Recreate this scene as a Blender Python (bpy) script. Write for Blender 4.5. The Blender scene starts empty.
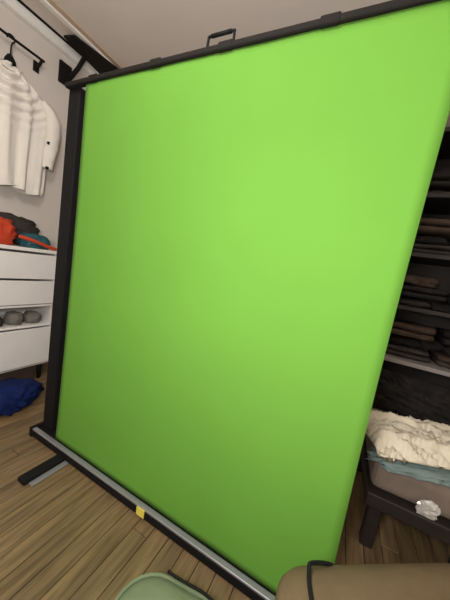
import bpy, bmesh, math, random
from mathutils import Vector, Matrix, noise
random.seed(7)
SC = bpy.context.scene
COL = SC.collection

# ------------------------------------------------------------------ camera
CAM = Vector((1.2289, -0.8020, 1.0956))
RIGHT = Vector((0.88526736, 0.43579024, 0.16244557))
DOWN = Vector((0.20081008, -0.04311297, -0.97868104))
FWD = Vector((-0.41949614, 0.89901509, -0.12567758))
FPX = 255.0                                   # focal length in pixels, 450 x 600 frame
cd = bpy.data.cameras.new('camera')
cd.sensor_fit = 'VERTICAL'
cd.sensor_height = 36.0
cd.lens = FPX / 600.0 * 36.0
cd.clip_start = 0.02
cam = bpy.data.objects.new('camera', cd)
COL.objects.link(cam)
m3 = Matrix((RIGHT, -DOWN, -FWD)).transposed()
cam.matrix_world = Matrix.Translation(CAM) @ m3.to_4x4()
SC.camera = cam

# ------------------------------------------------------------------ light and exposure
SC.view_settings.view_transform = 'Standard'
SC.view_settings.look = 'None'
SC.view_settings.gamma = 1.0
SC.view_settings.use_curve_mapping = False
SC.view_settings.exposure = 0.06
W = bpy.data.worlds.new('world')
SC.world = W
W.use_nodes = True
W.node_tree.nodes['Background'].inputs[0].default_value = (0.75, 0.85, 1.0, 1)
W.node_tree.nodes['Background'].inputs[1].default_value = 0.05
FILL_LAMP = Vector((1.08, -0.96, 1.22))            # unseen floor lamp added behind the viewer for a hot spot on the screen
FILL_LAMP_W = 53.0
FILL_CEIL = Vector((0.60, -0.70))                  # unseen small lamp added above the viewer to brighten the ceiling
FILL_CEIL_W = 23.0


def ray(x, y):
    return RIGHT * ((x - 225) / FPX) + DOWN * ((y - 300) / FPX) + FWD


def at(x, y, axis, val):
    """point where the line of sight of a pixel meets the plane axis = val"""
    d = ray(x, y)
    return CAM + d * ((val - CAM[axis]) / d[axis])


# ------------------------------------------------------------------ materials
def mat(name, col, rough=0.6, var=0.08, scale=8.0, bump=0.0, bscale=60.0, metal=0.0, spec=0.5, stretch=None, sheen=0.0):
    m = bpy.data.materials.new(name)
    m.use_nodes = True
    nt = m.node_tree
    b = nt.nodes['Principled BSDF']
    b.inputs['Roughness'].default_value = rough
    b.inputs['Metallic'].default_value = metal
    b.inputs['Specular IOR Level'].default_value = spec
    if sheen:
        b.inputs['Sheen Weight'].default_value = sheen
    tc = nt.nodes.new('ShaderNodeTexCoord')
    mp = nt.nodes.new('ShaderNodeMapping')
    if stretch:
        mp.inputs['Scale'].default_value = stretch
    nt.links.new(tc.outputs['Object'], mp.inputs['Vector'])
    n = nt.nodes.new('ShaderNodeTexNoise')
    n.inputs['Scale'].default_value = scale
    n.inputs['Detail'].default_value = 5
    nt.links.new(mp.outputs[0], n.inputs['Vector'])
    r = nt.nodes.new('ShaderNodeValToRGB')
    r.color_ramp.elements[0].position = 0.3
    r.color_ramp.elements[1].position = 0.7
    r.color_ramp.elements[0].color = tuple(c * (1 - var) for c in col) + (1,)
    r.color_ramp.elements[1].color = tuple(min(1, c * (1 + var)) for c in col) + (1,)
    nt.links.new(n.outputs['Fac'], r.inputs[0])
    nt.links.new(r.outputs[0], b.inputs['Base Color'])
    if bump:
        n2 = nt.nodes.new('ShaderNodeTexNoise')
        n2.inputs['Scale'].default_value = bscale
        n2.inputs['Detail'].default_value = 4
        nt.links.new(mp.outputs[0], n2.inputs['Vector'])
        bp = nt.nodes.new('ShaderNodeBump')
        bp.inputs['Strength'].default_value = bump
        bp.inputs['Distance'].default_value = 0.01
        nt.links.new(n2.outputs['Fac'], bp.inputs['Height'])
        nt.links.new(bp.outputs[0], b.inputs['Normal'])
    return m


def lin(r, g, b):
    f = lambda c: ((c / 255 + 0.055) / 1.055) ** 2.4 if c > 10 else c / 255 / 12.92
    return (f(r), f(g), f(b))


M = {}
M['green'] = mat('green_fabric', lin(104, 159, 60), 0.85, 0.03, 3.0, 0.05, 400.0, spec=0.2)
M['wall'] = mat('wall_paint', lin(222, 214, 207), 0.9, 0.03, 2.0, 0.05, 150.0, spec=0.2)
M['ceiling'] = mat('ceiling_paint', lin(240, 229, 220), 0.9, 0.03, 2.0, 0.08, 200.0, spec=0.2)
M['white_trim'] = mat('white_trim', lin(250, 247, 243), 0.45, 0.02)
M['tan_trim'] = mat('tan_trim', lin(205, 180, 155), 0.5, 0.05)
M['black'] = mat('black_plastic', lin(14, 14, 15), 0.75, 0.1, spec=.25)
M['black_metal'] = mat('black_metal', lin(26, 22, 20), 0.8, 0.1, spec=.25)
M['grey_metal'] = mat('grey_aluminium', lin(165, 163, 172), 0.38, 0.05, metal=0.6)
M['plank'] = None
M['white_lacquer'] = mat('white_lacquer', lin(236, 233, 230), 0.4, 0.02)
M['white_cloth'] = mat('white_cotton', lin(240, 235, 226), 0.9, 0.03, 6.0, 0.15, 220.0, spec=0.2, sheen=0.2)
M['red_cloth'] = mat('red_cloth', lin(196, 72, 48), 0.9, 0.12, 10.0, 0.2, 200.0, spec=0.2)
M['teal_cloth'] = mat('teal_cloth', lin(50, 92, 98), 0.9, 0.12, 10.0, 0.2, 200.0, spec=0.2)
M['char_cloth'] = mat('charcoal_cloth', lin(62, 57, 55), 0.9, 0.25, 14.0, 0.3, 150.0, spec=0.2)
M['dark_cloth'] = mat('dark_cloth', lin(40, 37, 36), 0.9, 0.3, 14.0, 0.3, 150.0, spec=0.2)
M['brown_dark_cloth'] = mat('dark_brown_cloth', lin(76, 63, 54), 0.9, 0.3, 14.0, 0.3, 150.0, spec=0.2)
M['grey_cloth'] = mat('grey_cloth', lin(120, 116, 110), 0.9, 0.2, 14.0, 0.3, 150.0, spec=0.2)
M['blue_cloth'] = mat('blue_cloth', lin(16, 34, 86), 0.9, 0.2, 10.0, 0.25, 150.0, spec=0.2)
M['pillow'] = mat('cream_pillow', lin(235, 226, 205), 0.85, 0.04, 6.0, 0.2, 60.0, spec=0.25)
M['teal_sheet'] = mat('teal_grey_sheet', lin(128, 146, 144), 0.85, 0.1, 8.0, 0.2, 80.0, spec=0.2)
M['taupe'] = mat('taupe_fabric', lin(128, 114, 104), 0.9, 0.08, 20.0, 0.2, 300.0, spec=0.2)
M['dark_wood'] = mat('dark_wood', lin(38, 32, 30), 0.55, 0.25, 6.0, 0.1, 80.0, stretch=(1, 1, 8))
M['grey_board'] = mat('grey_board', lin(150, 144, 142), 0.5, 0.05)
M['sage'] = mat('sage_fabric', lin(120, 132, 104), 0.9, 0.06, 20.0, 0.2, 300.0, spec=0.2)
M['brown_pad'] = mat('tan_brown_fabric', lin(98, 82, 60), 0.85, 0.08, 20.0, 0.15, 300.0, spec=0.25)
M['yellow'] = mat('yellow_paper', lin(232, 214, 90), 0.7, 0.05)
M['foil'] = mat('crinkled_plastic', lin(215, 212, 208), 0.2, 0.05, metal=0.3)
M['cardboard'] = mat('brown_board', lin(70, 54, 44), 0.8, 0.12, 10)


def plank_mat():
    m = bpy.data.materials.new('oak_plank')
    m.use_nodes = True
    nt = m.node_tree
    b = nt.nodes['Principled BSDF']
    b.inputs['Roughness'].default_value = 0.5
    tc = nt.nodes.new('ShaderNodeTexCoord')
    oi = nt.nodes.new('ShaderNodeObjectInfo')
    mp = nt.nodes.new('ShaderNodeMapping')
    mp.inputs['Scale'].default_value = (30, 2.2, 30)
    add = nt.nodes.new('ShaderNodeVectorMath')
    add.operation = 'ADD'
    mul = nt.nodes.new('ShaderNodeMath')
    mul.operation = 'MULTIPLY'
    mul.inputs[1].default_value = 40
    nt.links.new(oi.outputs['Random'], mul.inputs[0])
    nt.links.new(tc.outputs['Object'], add.inputs[0])
    nt.links.new(mul.outputs[0], add.inputs[1])
    nt.links.new(add.outputs[0], mp.inputs['Vector'])
    n = nt.nodes.new('ShaderNodeTexNoise')
    n.inputs['Scale'].default_value = 2.0
    n.inputs['Detail'].default_value = 6
    n.inputs['Distortion'].default_value = 0.6
    nt.links.new(mp.outputs[0], n.inputs['Vector'])
    r = nt.nodes.new('ShaderNodeValToRGB')
    r.color_ramp.elements[0].position = 0.3
    r.color_ramp.elements[1].position = 0.72
    r.color_ramp.elements[0].color = lin(92, 74, 50) + (1,)
    r.color_ramp.elements[1].color = lin(140, 116, 82) + (1,)
    nt.links.new(n.outputs['Fac'], r.inputs[0])
    hsv = nt.nodes.new('ShaderNodeHueSaturation')
    mr = nt.nodes.new('ShaderNodeMapRange')
    mr.inputs['To Min'].default_value = 0.80
    mr.inputs['To Max'].default_value = 1.08
    nt.links.new(oi.outputs['Random'], mr.inputs['Value'])
    nt.links.new(mr.outputs[0], hsv.inputs['Value'])
    nt.links.new(r.outputs[0], hsv.inputs['Color'])
    nt.links.new(hsv.outputs[0], b.inputs['Base Color'])
    bp = nt.nodes.new('ShaderNodeBump')
    bp.inputs['Strength'].default_value = 0.15
    nt.links.new(n.outputs['Fac'], bp.inputs['Height'])
    nt.links.new(bp.outputs[0], b.inputs['Normal'])
    return m


M['plank'] = plank_mat()


# ------------------------------------------------------------------ mesh helpers
def obj(name, bm, m, parent=None, smooth=False, bevel=0.0, subsurf=0, solid=0.0):
    me = bpy.data.meshes.new(name)
    bmesh.ops.recalc_face_normals(bm, faces=bm.faces)
    bm.to_mesh(me)
    bm.free()
    me.materials.append(M[m])
    o = bpy.data.objects.new(name, me)
    COL.objects.link(o)
    if smooth:
        for p in me.polygons:
            p.use_smooth = True
    if solid:
        s = o.modifiers.new('solid', 'SOLIDIFY')
        s.thickness = solid
        s.offset = 0
    if bevel:
        b = o.modifiers.new('bevel', 'BEVEL')
        b.width = bevel
        b.segments = 3
        b.limit_method = 'ANGLE'
    if subsurf:
        s = o.modifiers.new('sub', 'SUBSURF')
        s.levels = subsurf
        s.render_levels = subsurf
    if parent:
        o.parent = parent
        o.matrix_parent_inverse = Matrix.Translation(-parent.location) if parent.type == 'EMPTY' else Matrix.Identity(4)
    return o


def box(bm, x0, x1, y0, y1, z0, z1, rot=None):
    vs = [bm.verts.new((x, y, z)) for x in (x0, x1) for y in (y0, y1) for z in (z0, z1)]
    for f in ((0, 1, 3, 2), (4, 6, 7, 5), (0, 4, 5, 1), (2, 3, 7, 6), (0, 2, 6, 4), (1, 5, 7, 3)):
        bm.faces.new([vs[i] for i in f])
    if rot:
        bmesh.ops.transform(bm, matrix=rot, verts=vs)
    return vs


def bx(*a, rot=None):
    bm = bmesh.new()
    box(bm, *a, rot=rot)
    return bm


def tube(pts, r, seg=10, bm=None, cap=True):
    bm = bm or bmesh.new()
    pts = [Vector(p) for p in pts]
    rings = []
    up = Vector((0.31, 0.17, 0.93)).normalized()
    for i, p in enumerate(pts):
        t = (pts[min(i + 1, len(pts) - 1)] - pts[max(i - 1, 0)]).normalized()
        a = t.cross(up)
        if a.length < 0.05:
            a = t.cross(Vector((1, 0, 0)))
        a.normalize()
        b = t.cross(a).normalized()
        rr = r[i] if isinstance(r, (list, tuple)) else r
        rings.append([bm.verts.new(p + (a * math.cos(k * 2 * math.pi / seg) + b * math.sin(k * 2 * math.pi / seg)) * rr) for k in range(seg)])
    for A, B in zip(rings, rings[1:]):
        for k in range(seg):
            bm.faces.new((A[k], A[(k + 1) % seg], B[(k + 1) % seg], B[k]))
    if cap:
        bm.faces.new(rings[0])
        bm.faces.new(list(reversed(rings[-1])))
    return bm


def smooth_path(pts, n=8):
    pts = [Vector(p) for p in pts]
    out = []
    for i in range(len(pts) - 1):
        p0, p1, p2, p3 = pts[max(i - 1, 0)], pts[i], pts[i + 1], pts[min(i + 2, len(pts) - 1)]
        for k in range(n):
            t = k / n
            out.append(0.5 * ((2 * p1) + (p2 - p0) * t + (2 * p0 - 5 * p1 + 4 * p2 - p3) * t * t + (3 * p1 - p0 - 3 * p2 + p3) * t ** 3))
    out.append(pts[-1])
    return out


def lump(c, sx, sy, sz, seed, amp=0.22, freq=2.2, rot=0.0, sub=4, flat=0.0, ridged=True):
    """a crumpled piece of cloth: a squashed ball folded by ridged noise, flattened below"""
    bm = bmesh.new()
    bmesh.ops.create_icosphere(bm, subdivisions=sub, radius=1.0)
    off = Vector((seed * 3.7, seed * 1.3, seed * 5.1))
    R = Matrix.Rotation(rot, 3, 'Z')
    for v in bm.verts:
        p = v.co.copy()
        q = Vector((p.x * freq, p.y * freq * 1.6, p.z * freq)) + off
        n = noise.noise(q)
        n2 = noise.noise(q * 2.3 + Vector((9, 4, 2)))
        d = (1 - abs(n) * 2.0) * amp + n2 * amp * 0.5 if ridged else n * amp + n2 * amp * 0.35
        s = 1 + d - amp * 0.4
        # squarer outline, flatter top
        k = 1.0 / max(abs(p.x), abs(p.y), abs(p.z)) ** 0.35
        p = p * s * k * 0.86
        p.z = max(p.z, -0.72)
        v.co = Vector((p.x * sx, p.y * sy, p.z * sz))
        v.co = R @ v.co
    lo = min(v.co.z for v in bm.verts)
    for v in bm.verts:
        v.co += Vector(c) + Vector((0, 0, -lo))
    return bm


def folded(c, sx, sy, h, layers, seed, rot=0.0):
    """a folded garment: soft layered slab, rounded at its folds, slightly sagging"""
    bm = bmesh.new()
    R = Matrix.Rotation(rot, 3, 'Z')
    rnd = random.Random(seed)
    for L in range(layers):
        z0, z1 = h * L / layers, h * (L + 0.94) / layers
        ax, ay = sx * rnd.uniform(.92, 1), sy * rnd.uniform(.92, 1)
        nx, n = 8, 10
        rings = []
        for i in range(nx + 1):
            x = -ax + 2 * ax * i / nx
            ring = []
            for k in range(n):
                a = 2 * math.pi * k / n
                ca, sa = math.cos(a), math.sin(a)
                y = ay * math.copysign(abs(ca) ** .35, ca)
                z = (z0 + z1) / 2 + (z1 - z0) / 2 * math.copysign(abs(sa) ** .6, sa)
                w = noise.noise(Vector((x * 9 + seed, y * 9, z * 20 + L))) * .012
                e = 1 - .12 * (abs(x) / ax) ** 6
                ring.append(bm.verts.new(Vector(c) + R @ Vector((x, y * e + w, max(0, z + (w * .6 if L else abs(w) * .3))))))
            rings.append(ring)
        for A, B in zip(rings, rings[1:]):
            for k in range(n):
                bm.faces.new((A[k], A[(k + 1) % n], B[(k + 1) % n], B[k]))
        bm.faces.new(rings[0])
        bm.faces.new(list(reversed(rings[-1])))
    return bm


def rounded_pad(c, hx, hy, z0, z1, rad, rot=0.0, edge=0.03, crown=0.02, seg=8):
    """upholstered pad with rounded corners in plan, rounded rim and a slightly crowned top"""
    bm = bmesh.new()
    R = Matrix.Rotation(rot, 3, 'Z')
    out = []
    for cx, cy, a0 in ((1, 1, 0), (-1, 1, 90), (-1, -1, 180), (1, -1, 270)):
        for k in range(seg + 1):
            a = math.radians(a0 + 90 * k / seg)
            out.append(((cx * (hx - rad), cy * (hy - rad)), (math.cos(a), math.sin(a))))
    prof = [(-edge, z0), (0, z0 + edge), (0, z1 - edge), (-edge * .3, z1 - edge * .3), (-edge, z1)]
    prof += [(-rad * t, z1 + crown * (1 - (1 - t) ** 2)) for t in (.45, .7, .98)]
    rings = []
    for d, z in prof:
        rings.append([bm.verts.new(Vector((c[0], c[1], 0)) + R @ Vector((p[0] + q[0] * (rad + d), p[1] + q[1] * (rad + d), z))) for p, q in out])
    n = len(out)
    for A, B in zip(rings, rings[1:]):
        for k in range(n):
            bm.faces.new((A[k], A[(k + 1) % n], B[(k + 1) % n], B[k]))
    bm.faces.new(rings[-1])
    bm.faces.new(list(reversed(rings[0])))
    return bm


def empty(name, loc):
    o = bpy.data.objects.new(name, None)
    o.empty_display_size = 0.05
    COL.objects.link(o)
    o.location = loc
    return o


def tag(o, label, cat, group=None):
    o['label'] = label
    o['category'] = cat
    if group:
        o['group'] = group
    return o


def struct(o, label=None):
    o['kind'] = 'structure'
    if label:
        o['label'] = label
    return o


# ------------------------------------------------------------------ the room
X0, X1, Y0, Y1, H = -1.15, 2.75, -2.6, 2.1, 2.60
fl = struct(obj('floor', bx(X0 - .1, X1 + .1, Y0 - .1, Y1 + .1, -0.08, -0.012), 'cardboard'), 'brown wooden plank floor of the room')
struct(obj('ceiling', bx(X0 - .1, X1 + .1, Y0 - .1, Y1 + .1, H, H + .08), 'ceiling'), 'plain greyish beige ceiling above the green screen')
struct(obj('wall_left', bx(X0 - .1, X0, Y0, Y1, -0.012, H), 'wall'), 'plain pale wall behind the hanging white shirt')
struct(obj('wall_back', bx(X0 - .1, X1 + .1, Y1, Y1 + .1, -0.012, H), 'wall'), 'plain pale wall behind the green screen')
struct(obj('wall_right', bx(X1, X1 + .1, Y0, Y1, -0.012, H), 'wall'), 'plain pale wall on the right')
struct(obj('wall_front', bx(X0 - .1, X1 + .1, Y0 - .1, Y0, -0.012, H), 'wall'), 'plain pale wall behind the viewer')
# floor planks along the room's depth
PW, PL, GAP = 0.072, 1.10, 0.0025
bmp = bx(-PW / 2 + GAP / 2, PW / 2 - GAP / 2, -PL / 2 + GAP / 2, PL / 2 - GAP / 2, -0.012, 0.0)
pm = bpy.data.meshes.new('plank')
bmesh.ops.recalc_face_normals(bmp, faces=bmp.faces)
bmesh.ops.bevel(bmp, geom=[e for e in bmp.edges if all(v.co.z > -0.001 for v in e.verts)], offset=0.0015, segments=1, affect='EDGES')
bmp.to_mesh(pm)
bmp.free()
pm.materials.append(M['plank'])
i = 0
x = X0 + PW / 2
while x < X1:
    y = Y0 - random.random() * PL * 0.9 + PL / 2
    while y - PL / 2 < Y1:
        if y + PL / 2 > -0.85:
            o = bpy.data.objects.new('plank', pm)
            lo, hi = max(y - PL / 2, Y0), min(y + PL / 2, Y1)
            o.location = (x, (lo + hi) / 2, random.uniform(-.0006, 0))
            o.scale.y = (hi - lo) / PL
            COL.objects.link(o)
            o.parent = fl
        y += PL
    x += PW
# crown moulding along the left wall and a flat batten on the ceiling beside it
bm = bmesh.new()
prof = [(X0, H), (X0 + .060, H), (X0 + .060, H - .012), (X0 + .052, H - .018), (X0 + .050, H - .052), (X0 + .040, H - .060), (X0, H - .060)]
a = [bm.verts.new((p[0], Y0, p[1])) for p in prof]
b = [bm.verts.new((p[0], Y1, p[1])) for p in prof]
bm.faces.new(a)
bm.faces.new(list(reversed(b)))
for k in range(len(prof)):
    bm.faces.new((a[k], a[(k + 1) % len(prof)], b[(k + 1) % len(prof)], b[k]))
struct(obj('trim_1', bm, 'white_trim'), 'white moulding where the left wall meets the ceiling')
struct(obj('trim_2', bx(-.905, -.865, Y0, Y1, H - .022, H), 'white_trim', bevel=.004), 'thin pale batten running along the ceiling')
struct(obj('trim_3', bx(-.865, -.825, Y0, Y1, H - .010, H), 'tan_trim'), 'tan strip beside the pale ceiling batten')
struct(obj('trim_4', bx(X0 + .060, X0 + .085, Y0, Y1, H - .004, H), 'black'), 'thin black strip for the shadow gap beside the white moulding on the ceiling')  # shade of a gap, laid on as a flat black strip
bm = bx(X0, X0 + .014, .45, Y1, 0, .08)
struct(obj('baseboard_left', bm, 'white_trim', bevel=.004))
struct(obj('baseboard_back', bx(X0, X1, Y1 - .014, Y1, 0, .08), 'white_trim', bevel=.004))

# ------------------------------------------------------------------ green screen
SW, ZB, ZT = 1.362, 0.05, 1.80
gs = tag(empty('green_screen', (SW / 2, 0, 0)), 'large bright green backdrop screen with black top bar and grey base', 'green screen')
bm = bmesh.new()
nx, nz = 48, 60
g = []
for j in range(nz + 1):
    row = []
    for i in range(nx + 1):
        u, w = i / nx, j / nz
        x, z = SW * u, ZB + (ZT - ZB) * w
        env = math.sin(math.pi * u) ** .5 * math.sin(math.pi * w)
        y = .008 * env * noise.noise(Vector((u * 1.6 + 3, w * 1.4, 0))) + .0012 * noise.noise(Vector((u * 9, w * 3, 4)))
        pull = .010 * math.sin(math.pi * w)               # sides drawn in a little between the bars
        row.append(bm.verts.new((x + pull * (1 - 2 * u) * abs(1 - 2 * u), y, z)))
    g.append(row)
for j in range(nz):
    for i in range(nx):
        bm.faces.new((g[j][i], g[j][i + 1], g[j + 1][i + 1], g[j + 1][i]))
obj('fabric', bm, 'green', gs, smooth=True, solid=.003)
# top bar: a long black profile with thicker clamps along it
obj('top_bar', bx(-.14, SW + .06, -.013, .016, ZT, ZT + .022), 'black_metal', gs, bevel=.006)
for u in (.04, .30, .52, .76, .97):
    obj('clamp', bx(SW * u - .028, SW * u + .028, -.015, .018, ZT - .002, ZT + .026), 'black_metal', gs, bevel=.006)
# carry handle standing on the top bar
hx = SW / 2
hpts = smooth_path([(hx - .050, 0, ZT + .020), (hx - .049, 0, ZT + .054), (hx - .041, 0, ZT + .060), (hx + .041, 0, ZT + .060), (hx + .049, 0, ZT + .054), (hx + .050, 0, ZT + .020)], 6)
hd = obj('handle', tube(hpts, .0045, 10), 'black', gs, smooth=True)
obj('grip', tube([(hx - .038, 0, ZT + .060), (hx + .038, 0, ZT + .060)], .0062, 12), 'black', hd, smooth=True)
# uprights
for xa, xb in ((-.145, -.062), (SW - .085, SW - .030)):
    p = obj('upright', bx(xa, xb, .012, .050, .06, ZT + .01), 'black', gs, bevel=.008)
# base case with aluminium lip
obj('base_case', bx(-.165, SW + .05, -.030, .060, .004, .042), 'black', gs, bevel=.006)
obj('base_lip', bx(-.165, SW + .05, -.030, -.008, .042, .052), 'grey_metal', gs, bevel=.003)
for xa in (-.17, SW + .05):
    obj('end_cap', bx(xa - .012, xa + .012, -.036, .064, .002, .056), 'black', gs, bevel=.006)
for xa, ya in ((.110, -.215), (SW - .075, -.20)):
    f = obj('foot', bx(xa - .026, xa + .026, ya, -.031, .004, .028), 'black', gs, bevel=.008)
    obj('foot_plate', bx(xa + .027, xa + .055, ya + .02, -.031, .002, .010), 'grey_metal', f, bevel=.002)
st = obj('sticker', bx(.622, .664, -.0345, -.0302, .012, .048), 'yellow', gs, bevel=.001)
st['label'] = 'pale yellow sticker on the grey base'

# ------------------------------------------------------------------ black bracket in the upper corner
br = tag(empty('wall_bracket', (-1.10, .62, 2.36)), 'dark triangular bracket fixed where the left wall meets the ceiling', 'bracket')
obj('back_plate', bx(X0 + .001, X0 + .02, .515, .610, 2.33, 2.486), 'black_metal', br, bevel=.004)
tri = bmesh.new()
P = [(-1.0, .45), (-.905, .47), (-.83, .84), (-1.06, .80)]
lo = [tri.verts.new((p[0], p[1], H - .040)) for p in P]
hi = [tri.verts.new((p[0], p[1], H - .024)) for p in P]
tri.faces.new(lo)
tri.faces.new(hi)
for k in range(4):
    tri.faces.new((lo[k], lo[(k + 1) % 4], hi[(k + 1) % 4], hi[k]))
obj('ceiling_arm', tri, 'black_metal', br, bevel=.004)
obj('strut', tube([(-1.125, .575, 2.36), (-1.04, .60, 2.46), (-1.0, .62, H - .05)], .016, 10), 'black_metal', br, smooth=True)

# ------------------------------------------------------------------ rail, hanger and shirt on the left wall
rl = tag(empty('hanging_rail', (-1.07, .13, 2.35)), 'thin black rail on the left wall that carries the hanger', 'rail')
obj('rod', tube([(-1.075, -.25, 2.352), (-1.075, .375, 2.352)], .0085, 12), 'black_metal', rl, smooth=True)
for yy in (-.22, .36):
    bk = obj('bracket', tube([(X0 + .002, yy, 2.32), (-1.11, yy, 2.322), (-1.075, yy, 2.352)], .010, 10), 'black_metal', rl, smooth=True)
    obj('mount_plate', bx(X0, X0 + .008, yy - .02, yy + .02, 2.285, 2.355), 'black_metal', bk, bevel=.002)
YH = .17
DZ = -.055
hg = tag(empty('clothes_hanger', (-1.075, YH, 2.2)), 'black plastic hanger holding the white shirt', 'hanger')
hook = [Vector((-1.075, YH + .022 * math.cos(math.radians(d)), 2.345 + .022 * math.sin(math.radians(d)))) for d in range(200, -61, -20)]
hook += [Vector((-1.075, YH + .004, 2.305)), Vector((-1.075, YH, 2.19))]
obj('hook', tube(hook, .0045, 8), 'black', hg, smooth=True)
obj('shoulder_bar', tube(smooth_path([(-1.085, YH - .19, 2.075), (-1.080, YH - .09, 2.138), (-1.075, YH, 2.195), (-1.080, YH + .09, 2.138), (-1.085, YH + .19, 2.075)], 5), [.011] * 21, 10), 'black', hg, smooth=True)
obj('neck_cap', tube([(-1.075, YH, 2.245), (-1.073, YH, 2.215), (-1.070, YH, 2.185)], [.014, .030, .034], 14), 'black', hg, smooth=True)


def shirt_mesh():
    bm = bmesh.new()
    rows = [(2.180, .065, .030), (2.160, .105, .034), (2.130, .170, .038), (2.095, .235, .042), (2.05, .275, .046), (1.99, .298, .050), (1.92, .305, .052),
            (1.80, .300, .054), (1.68, .292, .056), (1.56, .285, .058), (1.46, .280, .060), (1.405, .276, .058)]
    n = 96
    # finer rows
    fine = []
    for a, b in zip(rows, rows[1:]):
        for k in range(8):
            t = k / 8
            fine.append(tuple(a[i] * (1 - t) + b[i] * t for i in range(3)))
    fine.append(rows[-1])
    rings = []
    for ri, (z, hw, hd) in enumerate(fine):
        t = ri / (len(fine) - 1)
        ring = []
        for k in range(n):
            a = 2 * math.pi * k / n
            ca, sa = math.cos(a), math.sin(a)
            y = hw * ca
            d = hd * math.copysign(abs(sa) ** .7, sa)
            fold = .0
            if sa > 0:                                     # the side that faces the room: hanging folds
                u = ca
                depth = .5 + .9 * t
                fold += .020 * depth * math.sin(u * 17 + 1.2 * math.sin(t * 3) + 2 * noise.noise(Vector((u * 2, t * 1.5, 1))))
                fold += .010 * depth * math.sin(u * 31 + t * 2)
                # cowl: curved swags below the neck
                zf = 2.18 - z
                c = max(0, 1 - zf / .40)
                swag = math.sin(2 * math.pi * (zf - .17 * (1 - u * u)) / .062)
                fold = fold * (1 - .75 * c) + .020 * min(1, 2.0 * c) * swag * (1 - u * u)
                d += .014 * c * (1 - u * u)
            wob = .012 * noise.noise(Vector((k * .0, t * 4, 7 if ca > 0 else 3)))
            ring.append(bm.verts.new((-1.085 + d * (1 if sa > 0 else .5) + fold * abs(sa) ** .5, YH - .02 + y + wob * (1 if abs(ca) > .8 else 0), z + .012 * math.sin(ca * 8) * (t > .97))))
        rings.append(ring)
    for A, B in zip(rings, rings[1:]):
        for k in range(n):
            bm.faces.new((A[k], A[(k + 1) % n], B[(k + 1) % n], B[k]))
    return bm


sh = tag(empty('shirt', (-1.07, YH, 1.40)), 'white loose shirt hanging in folds on the left wall', 'shirt')
obj('body', shirt_mesh(), 'white_cloth', sh, smooth=True)
# neckline roll and a loose sleeve along the right side
ring = [(-1.062 + .022 * math.sin(t) - (.0 if math.sin(t) > 0 else .0), YH - .02 + .075 * math.cos(t), 2.181 - .030 * max(0, math.sin(t))) for t in [k * 2 * math.pi / 28 for k in range(29)]]
obj('collar', tube(ring, .009, 8), 'white_cloth', sh, smooth=True)
sl = smooth_path([(-1.045, YH + .195, 2.07), (-1.030, YH + .258, 1.99), (-1.032, YH + .275, 1.88), (-1.040, YH + .262, 1.70), (-1.045, YH + .255, 1.62)], 6)
bm = tube(sl, [.030 + .016 * math.sin(min(1, k / 20) * 2.4) for k in range(len(sl))], 16)
for v in bm.verts:
    v.co += Vector((.010, .006, 0)) * noise.noise(v.co * 22)
obj('sleeve', bm, 'white_cloth', sh, smooth=True)
for zz in (1.80, 1.62):
    b = obj('button', tube([(-1.012, YH + .235, zz), (-1.000, YH + .238, zz)], .011, 12), 'black', sh)

# ------------------------------------------------------------------ white chest of drawers
DX0, DX1, DY0, DY1 = -1.135, -.75, -.42, .395
dr = tag(empty('dresser', ((DX0 + DX1) / 2, (DY0 + DY1) / 2, 0)), 'white chest of drawers with an open shelf along the left wall', 'dresser')
obj('top_board', bx(DX0, DX1 + .012, DY0 - .008, DY1 + .008, .985, 1.008), 'white_lacquer', dr, bevel=.003)
for ya in (DY0, DY1 - .02):
    obj('side_panel', bx(DX0, DX1 - .02, ya, ya + .02, .13, .985), 'white_lacquer', dr, bevel=.002)
obj('back_panel', bx(DX0, DX0 + .012, DY0 + .02, DY1 - .02, .13, .985), 'white_lacquer', dr)
obj('shelf_board', bx(DX0 + .012, DX1 - .004, DY0 + .02, DY1 - .02, .592, .606), 'white_lacquer', dr, bevel=.002)
obj('shelf_board', bx(DX0 + .012, DX1 - .004, DY0 + .02, DY1 - .02, .440, .456), 'white_lacquer', dr, bevel=.002)
obj('bottom_board', bx(DX0 + .012, DX1 - .02, DY0 + .02, DY1 - .02, .13, .146), 'white_lacquer', dr)
for z0, z1, out in ((.794, .970, 0), (.612, .780, 0), (.160, .434, .022)):
    d = obj('drawer', bx(DX1 - .30, DX1 - .019 + out, DY0 + .024, DY1 - .024, z0 + .012, z1 - .03), 'white_lacquer', dr)
    obj('drawer_front', bx(DX1 - .018 + out, DX1 + out, DY0 + .002, DY1 - .002, z0, z1), 'white_lacquer', d, bevel=.003)
    obj('knob', tube([(DX1 + out, -.16, (z0 + z1) / 2), (DX1 + out + .012, -.16, (z0 + z1) / 2), (DX1 + out + .022, -.16, (z0 + z1) / 2)], [.006, .008, .014], 14), 'grey_metal', d, smooth=True)
for xa in (DX0 + .03, DX1 - .06):
    for ya in (DY0 + .03, DY1 - .05):
        obj('leg', tube([(xa, ya, .13), (xa, ya, 0)], [.020, .014], 12), 'black', dr, smooth=True)

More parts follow.
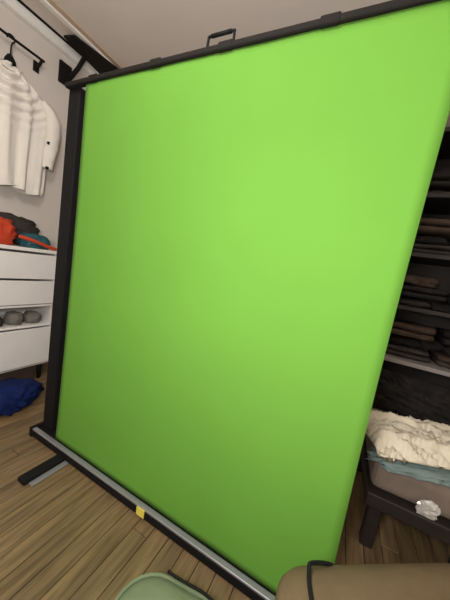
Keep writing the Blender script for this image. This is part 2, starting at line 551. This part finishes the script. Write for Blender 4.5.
# things on and in the dresser
tag(obj('folded_garment', lump((-.86, .045, 1.008), .085, .120, .105, 3, .20, 2.0), 'red_cloth', smooth=True), 'orange-red crumpled garment lying on top of the white dresser', 'garment')
tag(obj('folded_garment', lump((-.845, .268, 1.008), .09, .100, .060, 5, .24, 2.3), 'teal_cloth', smooth=True), 'dark teal crumpled garment beside the orange-red one on the dresser', 'garment')
tag(obj('cloth_strip', tube(smooth_path([(-.80, .15, 1.075), (-.775, .20, 1.066), (-.762, .27, 1.046), (-.758, .33, 1.028), (-.765, .375, 1.021)], 6), .012, 10), 'red_cloth', smooth=True), 'orange-red cloth strip trailing over the teal garment on the dresser', 'cloth strip')
tag(obj('folded_garment', lump((-1.02, .17, 1.008), .085, .22, .13, 8, .24, 2.4), 'char_cloth', smooth=True), 'charcoal heap of clothes at the back of the dresser top', 'garment')
for i, (yy, s, mname, lab) in enumerate(((.05, .042, 'char_cloth', 'black rolled cloth in the open shelf of the dresser'), (.165, .056, 'grey_cloth', 'pale grey bundled cloth in the middle of the dresser shelf'), (.280, .052, 'grey_cloth', 'grey bundled cloth at the right end of the dresser shelf'))):
    tag(obj('cloth_bundle', lump((-.83, yy, .4575), .06, .055, s, 11 + i, .22, 2.6, sub=3), mname, smooth=True), lab, 'cloth', 'bundles in the open dresser shelf')

# clothes on the floor below the dresser
tag(obj('garment', lump((-.58, .045, 0), .155, .19, .075, 21, .30, 2.5, .5), 'blue_cloth', smooth=True), 'dark blue crumpled garment lying on the floor beside the dresser', 'garment')
tag(obj('shade_box', bx(-.96, -.785, -.30, .30, .002, .115), 'cardboard', bevel=.008), 'dark reddish brown flat box put in for the shade under the dresser', 'box')  # dark block stands in for the floor shadow below the dresser

# ------------------------------------------------------------------ daybed with pillow behind the right edge of the screen
BX0, BX1, BY0, BY1 = 1.475, 2.60, .40, .98
bd = tag(empty('daybed', ((BX0 + BX1) / 2, (BY0 + BY1) / 2, 0)), 'low daybed with taupe mattress behind the right edge of the green screen', 'daybed')
obj('mattress', bx(BX0, BX1, BY0, BY1, .285, .415), 'taupe', bd, bevel=.03)
obj('bed_frame', bx(BX0 - .01, BX1 + .01, BY0 - .035, BY1, .225, .285), 'dark_wood', bd, bevel=.006)
for xa, ya in ((BX0 + .02, BY0 + .02), (1.84, BY0 + .10), (BX1 - .06, BY0 + .02), (BX0 + .02, BY1 - .06), (BX1 - .06, BY1 - .06)):
    obj('leg', bx(xa, xa + .05, ya, ya + .05, 0, .225), 'dark_wood', bd, bevel=.005)


def pillow_mesh(c, hx, hy, h, rot, tilt, seed, wr=.012):
    bm = bmesh.new()
    n = 44
    Rz = Matrix.Rotation(rot, 3, 'Z') @ Matrix.Rotation(tilt, 3, 'X')
    top, bot = [], []
    for j in range(n + 1):
        rt, rb = [], []
        for i in range(n + 1):
            u, v = -1 + 2 * i / n, -1 + 2 * j / n
            px = hx * u * (1 - .06 * (1 - v * v) * abs(u))
            py = hy * v * (1 - .06 * (1 - u * u) * abs(v))
            e = max(0, (1 - u ** 4)) ** .55 * max(0, (1 - v ** 4)) ** .55
            rim = max(abs(u), abs(v))
            w = wr * (noise.noise(Vector((u * 2.2 + v * 5 + seed, v * 3, 1))) * .8 - abs(noise.noise(Vector((u * 7 + v * 4 + seed, v * 2.0 - u * 1.2, 5)))) * 2.2 + abs(noise.noise(Vector((u * 6 + seed, v * 2.5 - u * 3, 5)))) * rim)
            rt.append(Vector((px, py, h * e + w * e ** .3)))
            rb.append(Vector((px, py, -h * .45 * e)))
        top.append(rt)
        bot.append(rb)
    T = [[bm.verts.new(p) for p in r] for r in top]
    B = [[T[j][i] if (i in (0, n) or j in (0, n)) else bm.verts.new(bot[j][i]) for i in range(n + 1)] for j in range(n + 1)]
    for j in range(n):
        for i in range(n):
            bm.faces.new((T[j][i], T[j][i + 1], T[j + 1][i + 1], T[j + 1][i]))
            f = (B[j][i], B[j + 1][i], B[j + 1][i + 1], B[j][i + 1])
            if len(set(f)) == 4:
                try:
                    bm.faces.new(f)
                except ValueError:
                    pass
    for v in bm.verts:
        v.co = Rz @ v.co
    lo = min(v.co.z for v in bm.verts)
    for v in bm.verts:
        v.co += Vector(c) + Vector((0, 0, -lo))
    return bm


tag(obj('pillow', pillow_mesh((1.69, .60, .440), .31, .180, .060, .38, -.05, 2, .040), 'pillow', smooth=True), 'crumpled cream white pillow lying on the daybed', 'pillow')
tag(obj('blanket', lump((1.655, .455, .415), .22, .070, .017, 31, .45, 3.6, .33), 'teal_sheet', smooth=True), 'teal grey crumpled cloth tucked under the cream pillow', 'blanket')
tag(obj('cushion', pillow_mesh((1.72, .955, .418), .24, .12, .036, .0, 1.35, 5, .02), 'dark_cloth', smooth=True), 'black cushion leaning behind the cream pillow', 'cushion')
tag(obj('plastic_wrapper', lump((1.668, BY0 - .020, .287), .036, .014, .034, 41, .5, 4.0, sub=3), 'foil'), 'small crinkled shiny wrapper on the daybed frame', 'wrapper')

# ------------------------------------------------------------------ dark shelving with dark things behind the daybed
KX0, KX1, KY0, KY1 = 1.42, 2.60, 1.05, 1.42
KZ = 2.06
bc = tag(empty('bookcase', ((KX0 + KX1) / 2, (KY0 + KY1) / 2, 0)), 'tall dark open shelving behind the right edge of the screen', 'shelving')
for xa in (KX0, KX1 - .03):
    obj('side_panel', bx(xa, xa + .03, KY0, KY1, 0, KZ), 'dark_wood', bc, bevel=.003)
obj('back_panel', bx(KX0 + .03, KX1 - .03, KY1 - .015, KY1, .02, KZ), 'dark_wood', bc)
SH = [.06, .700, 1.02, 1.34, 1.68, KZ - .025]
for z in SH:
    o = obj('shelf_board', bx(KX0 + .03, KX1 - .03, KY0 - (.05 if abs(z - .7) < .01 else 0), KY1 - .015, z, z + .025), 'grey_board' if abs(z - .7) < .01 else 'dark_wood', bc, bevel=.003)
    if abs(z - .7) < .01:
        o['label'] = 'pale grey shelf board'
where = {.700: 'on the grey shelf board', 1.02: 'on the second lowest shelf', 1.34: 'on the second highest shelf', 1.68: 'on the top shelf'}
mats = ['char_cloth', 'brown_dark_cloth', 'dark_cloth']
cn = ['charcoal', 'dark brown', 'black']
k = 0
for z in SH[1:5]:
    xx = 1.46
    for s in range(3):
        wdt = (.150, .165, .150)[s]
        stack = 3 if z < 1.6 else 2
        zz = z + .0265
        for t in range(stack):
            hh = .062 + .012 * ((k * 7) % 3)
            mi = (k + s + t) % 3
            if (k + s) % 2:
                o = obj('folded_garment', lump((xx + wdt, KY0 + .16, zz), wdt * .76, .105, hh * .48, k + 50, .26, 2.8, sub=3), mats[mi], smooth=True)
                hh = max(v.co.z for v in o.data.vertices) - zz
            else:
                o = obj('folded_garment', folded((xx + wdt, KY0 + .17, zz), wdt * .95, .145, hh, 2, k + 2), mats[mi], smooth=True)
            pos = ('bottom', 'middle', 'top')[t] if stack == 3 else ('lower', 'upper')[t]
            tag(o, '%s garment %s in %s pile %s' % (cn[mi], pos, ('left', 'middle', 'right')[s], where[z]), 'garment', 'folded clothes on the dark shelving')
            zz += hh + .002
            k += 1
        xx += 2 * wdt + .02

# ------------------------------------------------------------------ foreground seats at the bottom edge of the picture
sc = tag(empty('floor_cushion', (1.0, -.36, 0)), 'rounded sage green floor cushion at the bottom edge', 'cushion')
obj('pad', rounded_pad((1.01, -.365), .195, .20, .0, .10, .12, .15, .03, .012), 'sage', sc, smooth=True)
R = Matrix.Rotation(.15, 3, 'Z')
pp = []
for cx, cy, a0 in ((1, 1, 0), (-1, 1, 90), (-1, -1, 180), (1, -1, 270)):
    for q in range(7):
        a = math.radians(a0 + 15 * q)
        pp.append(Vector((1.01, -.365, .094)) + R @ Vector((cx * .075 + math.cos(a) * .113, cy * .08 + math.sin(a) * .113, 0)))
pp.append(pp[0])
obj('piping', tube(pp, .0055, 8), 'sage', sc, smooth=True)

sz = .50
stl = tag(empty('stool', (1.48, -.36, 0)), 'tan brown padded stool at the bottom right corner', 'stool')
rot = math.radians(34)
cc = Vector((1.275, -.25, 0))
ex, ey = Vector((math.cos(rot), math.sin(rot), 0)), Vector((-math.sin(rot), math.cos(rot), 0))
hx2, hy2 = .26, .19
ctr = Vector((1.205, -.305, 0)) + ex * hx2 - ey * (hy2 - .020)
obj('seat', rounded_pad((ctr.x, ctr.y), hx2, hy2, .425, .490, .075, rot, .022, .010), 'brown_pad', stl, smooth=True)
obj('seat_frame', rounded_pad((ctr.x, ctr.y), hx2 - .03, hy2 - .03, .395, .425, .05, rot, .004, 0), 'dark_wood', stl)
for sx in (-1, 1):
    for sy in (-1, 1):
        p = ctr + ex * sx * (hx2 - .065) + ey * sy * (hy2 - .065)
        q = p + ex * sx * .01 + ey * sy * .01
        obj('leg', tube([(p.x, p.y, .40), (q.x, q.y, 0)], [.020, .013], 12), 'dark_wood', stl, smooth=True)
cp = [at(312, 563, 2, .507), at(309, 572, 2, .507), at(309, 582, 2, .507), at(311, 597, 2, .507), at(316, 625, 2, .507)]
cpts = [Vector((1.345, -.195, .40)), Vector((1.330, -.200, .47))] + cp
tag(obj('cable', tube(smooth_path(cpts, 6), .0042, 8), 'black', smooth=True), 'black cable running over the tan brown stool', 'cable')
cc2 = [at(168, 571, 2, .118), at(176, 577, 2, .118), at(188, 584, 2, .118), at(202, 592, 2, .118), at(214, 602, 2, .118)]
tag(obj('cable', tube(smooth_path(cc2, 6), .0042, 8), 'black', smooth=True), 'short black cord lying on the sage green floor cushion', 'cable')

# ------------------------------------------------------------------ added fill lamps, unseen (behind and above the viewer, out of the frame)
def fill_light(name, typ, loc, watt, col, size):
    ld = bpy.data.lights.new(name, typ)
    ld.energy = watt
    ld.color = col
    if typ == 'POINT':
        ld.shadow_soft_size = size
    else:
        ld.shape = 'DISK'
        ld.size = size
    o = bpy.data.objects.new(name, ld)
    COL.objects.link(o)
    o.location = loc
    return o


fp = tag(empty('fill_floor_lamp', (FILL_LAMP.x, FILL_LAMP.y, 0)), 'added unseen floor lamp with a bare globe bulb behind the viewer', 'lamp')  # added for its light, which brightens the middle of the screen
obj('base', tube([(FILL_LAMP.x, FILL_LAMP.y, 0), (FILL_LAMP.x, FILL_LAMP.y, .02), (FILL_LAMP.x, FILL_LAMP.y, .03)], [.14, .14, .03], 32), 'black_metal', fp)
obj('pole', tube([(FILL_LAMP.x, FILL_LAMP.y, .02), (FILL_LAMP.x, FILL_LAMP.y, FILL_LAMP.z - .16)], .011, 12), 'black_metal', fp, smooth=True)
obj('socket', tube([(FILL_LAMP.x, FILL_LAMP.y, FILL_LAMP.z - .17), (FILL_LAMP.x, FILL_LAMP.y, FILL_LAMP.z - .13)], [.022, .040], 20), 'black_metal', fp, smooth=True)
fill_light('fill_globe', 'POINT', FILL_LAMP, FILL_LAMP_W, (1.0, .965, .925), .11)
lp = tag(empty('fill_pendant', (FILL_CEIL.x, FILL_CEIL.y, H)), 'added unseen pendant lamp with a bare bulb above the viewer', 'lamp')  # added for its light on the ceiling
obj('fill_pendant_base', tube([(FILL_CEIL.x, FILL_CEIL.y, H), (FILL_CEIL.x, FILL_CEIL.y, H - .03)], .06, 32), 'white_trim', lp)
obj('cord', tube([(FILL_CEIL.x, FILL_CEIL.y, H - .03), (FILL_CEIL.x, FILL_CEIL.y, H - .15)], .004, 8), 'black', lp)
obj('socket', tube([(FILL_CEIL.x, FILL_CEIL.y, H - .14), (FILL_CEIL.x, FILL_CEIL.y, H - .20)], [.012, .024], 16), 'black', lp)
fill_light('fill_ceiling_bulb', 'POINT', (FILL_CEIL.x, FILL_CEIL.y, H - .28), FILL_CEIL_W, (1.0, .965, .925), .07)
